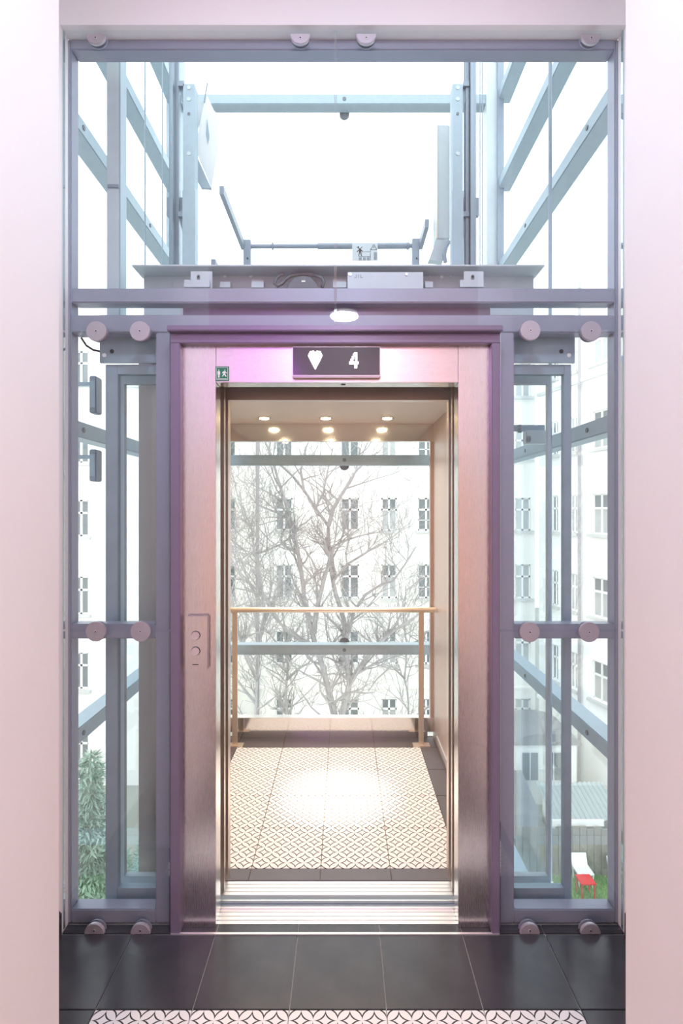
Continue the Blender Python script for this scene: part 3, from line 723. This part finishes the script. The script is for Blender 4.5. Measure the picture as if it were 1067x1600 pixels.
m = MB(); m.prism([WA(0, H(1076, YB), 0), WA(BX1 - BX0, H(1076, YB), 0), WA(BX1 - BX0, H(1073, YB), 0), WA(0, H(1073, YB), 0)], nA * .08); m.build('string_course', 'facade_cream', bA)
YL = 24.8
LX0, LX1 = X(20, YL), X(336, YL)
holes = []
for (v0, v1) in ((548, 600), (665, 723), (781, 838), (901, 960), (1020, 1077), (1142, 1200)):
    for (u0, u1, st) in ((40, 66, 'dark'), (113, 138, 'dark'), (285, 310, 'dark')):
        holes.append((X(u0, YL) - LX0, X(u1, YL) - LX0, H(v1, YL), H(v0, YL), st))
bL, WL, nL = facade('apartment_building', (LX0, YL, 0), (1, 0, 0), (0, -1, 0), LX1 - LX0, GZ, 11.0, 2.9, holes, 'facade_cream', 'cream apartment wing seen through the narrow panes left of the lift')
m = MB(); zc = H(604, YL); m.prism([WL(0, zc - .06, 0), WL(LX1 - LX0, zc - .06, 0), WL(LX1 - LX0, zc + .06, 0), WL(0, zc + .06, 0)], nL * .1); m.build('string_course', 'facade_trim', bL)
# right wing, running away from the viewer
C0 = Vector((X(842, YB), YB, 0)); dR = Vector((.25, -.97, 0)).normalized(); nR = Vector((-.97, -.25, 0)).normalized()
def s_at(u):
    k = (u - U0) / F      # x = k*y on that sight line
    # C0.x + s*dx = k*(C0.y + s*dy)
    return (k * C0.y - C0.x) / (dR.x - k * dR.y)
def y_at(u): return C0.y + s_at(u) * dR.y
holes = []
hz = []
yref = y_at(938)
for (v0, v1) in ((506, 566), (640, 700), (771, 835), (903, 966), (1035, 1097)):
    for (u0, u1, st) in ((861, 872, 'dark'), (889, 902, 'pale'), (924, 951, 'half'), (990, 1025, 'dark')):
        holes.append((s_at(u0), s_at(u1), H(v1, yref), H(v0, yref), st))
bR, WR, nR = facade('apartment_building', tuple(C0), dR, nR, 14.0, GZ, 12.5, 8, holes, 'facade_white', 'white apartment wing receding on the right of the courtyard')
pipe(bR, WR, nR, s_at(909), GZ, 12)
for vv in (585, 1140):
    zc = H(vv, yref); m = MB(); m.prism([WR(0, zc - .08, 0), WR(14, zc - .08, 0), WR(14, zc + .08, 0), WR(0, zc + .08, 0)], nR * .14); m.build('string_course', 'facade_trim' if vv == 585 else 'facade_white', bR)

# ------------------------------------------------------------------ bare trees
def bare_tree(name, y, limbs, label, twigs, seed, cat='tree', lo=(330, 690), hi=(700, 1130)):
    rnd = random.Random(seed)
    base = limbs[0][0][0]
    r_ = P(base[0], base[1], y)
    t = thing(name, (r_.x, y, GZ), label, cat, 'bare courtyard trees')
    tr = MB(); br = MB()
    k = y / F
    segs = []
    for li, (path, r0, r1) in enumerate(limbs):
        pts = []
        dy = 0 if li == 0 else rnd.uniform(-1.2, 1.2)
        n = len(path)
        for i, (u, v) in enumerate(path):
            yy = y + dy * i / max(1, n - 1)
            pts.append(P(u, v, yy))
        if path[0][1] > 1100:
            pts = [Vector((pts[0].x, pts[0].y, GZ))] + pts
        # subdivide with a little wobble
        fine = [pts[0]]
        for a, b in zip(pts, pts[1:]):
            m_ = max(1, int((b - a).length / .35))
            for j in range(1, m_ + 1):
                q = a.lerp(b, j / m_)
                if j < m_: q = q + Vector((rnd.uniform(-1, 1), rnd.uniform(-1, 1), rnd.uniform(-1, 1))) * .03
                fine.append(q)
        rad = [(r0 + (r1 - r0) * i / (len(fine) - 1)) * k for i in range(len(fine))]
        (tr if li < 2 else br).tube(fine, rad, 8)
        for i in range(1, len(fine)):
            if fine[i].z > H(1150, y): segs.append((fine[i - 1], fine[i], rad[i]))
    # random twigs: two generations
    def grow(p, d, r, ln, depth):
        n = rnd.randint(4, 6); pts = [p]; dd = d.normalized()
        for i in range(n):
            dd = (dd + Vector((rnd.uniform(-1, 1), rnd.uniform(-1, 1), rnd.uniform(-.55, .85))) * .32).normalized()
            pts.append(pts[-1] + dd * ln / n)
        rad = [max(r * (1 - .75 * i / n), .0045) for i in range(n + 1)]
        br.tube(pts, rad, 4 if depth > 0 else 5, caps=False)
        if depth < 2:
            for q in range(rnd.randint(3, 5)):
                i = rnd.randint(1, n)
                side = Vector((rnd.uniform(-1, 1), rnd.uniform(-1, 1), rnd.uniform(-.3, 1))).normalized()
                grow(pts[i], (dd * .6 + side * .9), rad[i] * .75, ln * rnd.uniform(.4, .65), depth + 1)
    for q in range(twigs):
        a, b, r = rnd.choice(segs)
        d = (b - a).normalized()
        side = Vector((rnd.uniform(-1, 1), rnd.uniform(-.7, .7), rnd.uniform(-.15, .9))).normalized()
        grow(a.lerp(b, rnd.random()), d * .45 + side, min(r * .5, .030) + .005, rnd.uniform(.7, 1.9), 0)
    tr.build('trunk', 'bark', t, smooth=True); bo = br.build('branches', 'bark', t)
    return t
limbs = [
    ([(527, 1140), (523, 1117), (514, 1080), (505, 1044), (493, 1009), (484, 973), (475, 942), (466, 865), (461, 840), (454, 812), (443, 776), (434, 748), (425, 715), (414, 690)], 9.5, 1.6),
    ([(529, 1140), (534, 1116), (546, 1069), (543, 1040), (540, 1010), (538, 973), (520, 908), (514, 858), (513, 822), (493, 794), (477, 769), (457, 744), (438, 726), (410, 712)], 9.5, 1.4),
    ([(513, 822), (521, 794), (536, 769), (550, 748), (557, 733), (562, 700)], 3.5, 1.0),
    ([(490, 990), (497, 943), (507, 901), (516, 876), (523, 850)], 4.5, 2.0),
    ([(546, 1069), (556, 1052), (568, 1034), (586, 1012), (604, 994), (618, 984), (650, 963), (664, 950)], 4.5, 1.2),
    ([(540, 1000), (553, 955), (571, 929), (596, 913), (614, 908), (632, 883), (650, 854)], 3.2, .9),
    ([(475, 769), (470, 735), (478, 700), (486, 680)], 2.2, .9),
    ([(493, 794), (505, 770), (512, 735), (520, 700)], 2.0, .8),
    ([(466, 865), (440, 850), (412, 862), (385, 868), (362, 885)], 2.2, .8),
    ([(454, 812), (430, 800), (405, 790), (384, 770)], 2.0, .7),
    ([(520, 908), (545, 880), (565, 868), (590, 852), (606, 846)], 2.2, .8),
    ([(493, 1009), (470, 1000), (448, 985), (425, 960), (412, 930), (400, 900)], 3.0, 1.0),
    ([(514, 858), (538, 845), (560, 838), (586, 832)], 1.8, .7),
]
bare_tree('bare_tree', 13.5, limbs, 'tall forked bare tree in the courtyard behind the lift car', 150, 3)
bare_tree('bare_tree', 11.5, [
    ([(398, 1140), (400, 1100), (402, 1062), (404, 1010), (398, 960), (384, 920), (370, 880), (358, 842)], 5.0, 1.0),
    ([(402, 1062), (386, 1030), (372, 985), (362, 930), (352, 890)], 3.0, .9),
    ([(404, 1010), (414, 960), (408, 905), (396, 860), (392, 815)], 2.8, .8),
    ([(400, 1100), (380, 1075), (362, 1050), (345, 1010)], 2.5, .8)], 'thin bare tree at the left edge of the car window', 62, 5)
bare_tree('bare_tree', 17.0, [
    ([(447, 1140), (447, 1100), (448, 1062), (449, 1020), (444, 975), (436, 930), (440, 890)], 4.5, 1.0),
    ([(448, 1062), (466, 1045), (482, 1036), (500, 1010)], 2.2, .7), ([(449, 1020), (428, 1000), (412, 980)], 2.0, .7)], 'slim upright bare tree standing between two forked ones', 45, 8)
bare_tree('bare_tree', 15.0, [
    ([(640, 1140), (638, 1100), (632, 1060), (636, 1010), (630, 960), (634, 915)], 2.6, .8),
    ([(632, 1060), (612, 1040), (590, 1060), (575, 1080)], 1.8, .7), ([(636, 1010), (655, 1000), (670, 985)], 1.8, .7)], 'small bare tree low at the right of the car window', 36, 11)

# ------------------------------------------------------------------ conifer, lower left
def conifer(x, y, z0, z1, rad, label, seed, count):
    rnd = random.Random(seed)
    t = thing('conifer', (x, y, z0), label, 'tree', 'evergreens in the courtyard')
    MB().tube([(x, y, z0), (x, y, z1 - .3)], [.16, .02], 8).build('trunk', 'bark', t)
    m = MB()
    for i in range(count):
        f = 1 - math.sqrt(rnd.random()); f = min(max(f, 0), .99)
        z = z0 + .3 + (z1 - z0 - .3) * f
        R = rad * (1 - f) ** .75 * (0.75 + .35 * math.sin(f * 34 + rnd.random()))
        a = rnd.uniform(0, 2 * math.pi); r = R * rnd.uniform(.35, 1.0)
        p = Vector((x + r * math.cos(a), y + r * math.sin(a), z - .12 * r))
        out = Vector((math.cos(a) + rnd.uniform(-.8, .8), math.sin(a) + rnd.uniform(-.8, .8), rnd.uniform(-.8, .7))).normalized(); s = out.cross(Vector((rnd.uniform(-1, 1), rnd.uniform(-1, 1), 1))).normalized()
        L_ = rnd.uniform(.08, .2); w_ = rnd.uniform(.015, .04)
        b = len(m.v); m.v += [p - s * w_, p + s * w_, p + out * L_ + s * w_ * .3, p + out * L_ * 1.2]; m.f += [(b, b + 1, b + 2), (b, b + 2, b + 3)]
    fo = m.build('foliage', 'needles', t); fo['kind'] = 'stuff'
conifer(-5.6, 12.0, GZ, -3.7, 1.9, 'tall grey green conifer at the lower left beyond the wall-side pane', 2, 42000)
conifer(-5.6, 16.2, GZ, -7.6, 1.5, 'shorter conifer beside the tall one, lower left', 4, 16000)

# ------------------------------------------------------------------ yard at the lower right
lw = struct(MB().box(5.2, 11.5, 13.0, 18.6, GZ, GZ + .03).build('lawn', 'lawn_green')); lw['label'] = 'green lawn patch at the lower right'
gm = MB(); rnd = random.Random(9)
for i in range(14000):
    p = Vector((rnd.uniform(5.2, 11.5), rnd.uniform(14.5, 18.6), GZ + .03)); a = rnd.uniform(0, 6.3); d = Vector((math.cos(a), math.sin(a), 0)) * .02
    b = len(gm.v); gm.v += [p - d, p + d, p + Vector((rnd.uniform(-.04, .04), rnd.uniform(-.04, .04), rnd.uniform(.07, .16)))]; gm.f.append((b, b + 1, b + 2))
go = gm.build('grass', 'lawn_green'); tag(go, 'short green grass on the courtyard lawn at the lower right', 'grass', kind='stuff')
wf = thing('plank_fence', (8.6, 18.9, GZ), 'weathered grey plank fence under the corrugated roof', 'fence')
box('fence_rail', 5.9, 10.8, 18.75, 18.8, GZ + 1.2, GZ + 1.3, 'old_wood', wf); box('fence_rail', 5.9, 10.8, 18.75, 18.8, GZ + .3, GZ + .4, 'old_wood', wf)
for k in range(20):
    x = 5.9 + k * .245; h_ = 1.62 + rnd.uniform(-.06, .05)
    box('plank', x, x + .225, 18.7 + rnd.uniform(0, .015), 18.75, GZ, GZ + h_, 'old_wood', wf)
sh = thing('garden_shed', (8.5, 20.2, GZ), 'white shed with a corrugated metal roof at the lower right', 'shed')
box('wall', 7.5, 9.6, 19.3, 20.6, GZ, GZ + 1.7, 'white_plastic', sh)
cr = MB(); nx = 56
for i in range(nx):
    xa = 7.3 + 2.5 * i / nx; xb = 7.3 + 2.5 * (i + 1) / nx
    za = .03 * math.sin(i * math.pi / 2); zb = .03 * math.sin((i + 1) * math.pi / 2)
    y0, y1, h0, h1 = 18.95, 20.7, GZ + 1.72, GZ + 2.2
    cr.quad((xa, y0, h0 + za), (xb, y0, h0 + zb), (xb, y1, h1 + zb), (xa, y1, h1 + za)); cr.quad((xa, y0, h0 + za - .02), (xb, y0, h0 + zb - .02), (xb, y1, h1 + zb - .02), (xa, y1, h1 + za - .02))
cr.build('corrugated_roof', 'corrugated', sh)
box('fascia', 7.2, 9.0, 18.86, 18.92, GZ + 1.58, GZ + 1.80, 'white_plastic', sh)
s2 = thing('low_shed', (7.0, 21.0, GZ), 'low dark shed with a grey felt pitched roof, lower right', 'shed')
box('wall', 5.8, 7.4, 19.6, 22.4, GZ, GZ + .9, 'old_wood', s2)
MB().prism([(5.6, 19.4, GZ + .85), (5.6, 22.6, GZ + .85), (5.6, 22.6, GZ + 1.75)], (1.75, 0, 0)).build('felt_roof', 'roof_felt', s2)
gate = thing('low_annex', (8.7, 23.6, GZ), 'low white annex with an arched lean-to roof in the right corner', 'building')
box('wall', 7.3, 9.9, 23.2, 25.6, GZ, GZ + 2.6, 'facade_white', gate)
for xa in (7.5, 8.5):
    w_ = box('window', xa, xa + .8, 23.14, 23.2, GZ + 1.0, GZ + 2.3, 'window_white', gate)
    box('pane', xa + .07, xa + .37, 23.12, 23.14, GZ + 1.07, GZ + 2.23, 'far_pane', w_); box('pane', xa + .43, xa + .73, 23.12, 23.14, GZ + 1.07, GZ + 2.23, 'far_pane', w_)
ar = []
for i in range(11):
    a = math.pi * i / 10; ar.append((8.6 - 1.45 * math.cos(a), 23.0, GZ + 2.6 + .5 * math.sin(a)))
MB().prism(ar, (0, 2.8, 0)).build('arched_roof', 'roof_felt', gate)
def chair(x, y, mat, label, rot, lean):
    t = thing('garden_chair', (x, y, GZ + .03), label, 'chair', 'garden chairs on the lawn')
    z = GZ + .03
    box('seat', x - .27, x + .27, y - .27, y + .27, z + .42, z + .48, mat, t, bevel=.015)
    for sx in (-1, 1):
        for sy in (-1, 1): MB().tube([(x + sx * .22, y + sy * .22, z), (x + sx * .24, y + sy * .24, z + .42)], .02, 8).build('leg', mat, t)
    MB().prism([(x - .26, y + .24, z + .48), (x + .26, y + .24, z + .48), (x + .26, y + .34, z + .48 + lean), (x - .26, y + .34, z + .48 + lean)], (0, .04, 0)).build('backrest', mat, t)
    return t
chair(8.0, 18.25, 'white_plastic', 'white garden chair behind the red table on the lawn', 0, .32)
chair(9.15, 18.1, 'white_plastic', 'white garden chair right of the red table, at the lawn edge', 0, .3)
tb = thing('garden_table', (7.8, 17.6, GZ + .03), 'small red garden table on the lawn', 'table')
box('table_top', 7.56, 8.04, 17.36, 17.84, GZ + .57, GZ + .62, 'red_paint', tb, bevel=.01)
for sx in (-.2, .2):
    for sy in (-.2, .2): MB().tube([(7.8 + sx, 17.6 + sy, GZ + .03), (7.8 + sx, 17.6 + sy, GZ + .57)], .02, 8).build('leg', 'red_paint', tb)

# ------------------------------------------------------------------ made-up small boxes standing in for blurred reflections at the left shaft glass
for v0, v1, l in ((587, 645, 'upper of two small grey boxes added for a blurred reflection at the left shaft glazing'), (702, 752, 'lower of two small grey boxes added for a blurred reflection at the left shaft glazing')):
    jy = 2.36
    jb = thing('smear_box', (-1.10, jy, H(v1, jy)), l, 'box', 'grey boxes on the left shaft glazing')
    box('box_body', X(139, jy), X(150, jy), jy, jy + .06, H(v1, jy), H(v0, jy), 'galvanised_dark', jb, bevel=.004)
    box('mounting_arm', SL - .10, X(139, jy), jy + .02, jy + .035, H(v0 + 14, jy), H(v0 + 8, jy), 'galvanised', jb)
    box('cover', X(140.5, jy), X(148.5, jy), jy - .004, jy, H(v1 - 8, jy), H(v0 + 8, jy), 'galvanised', jb)
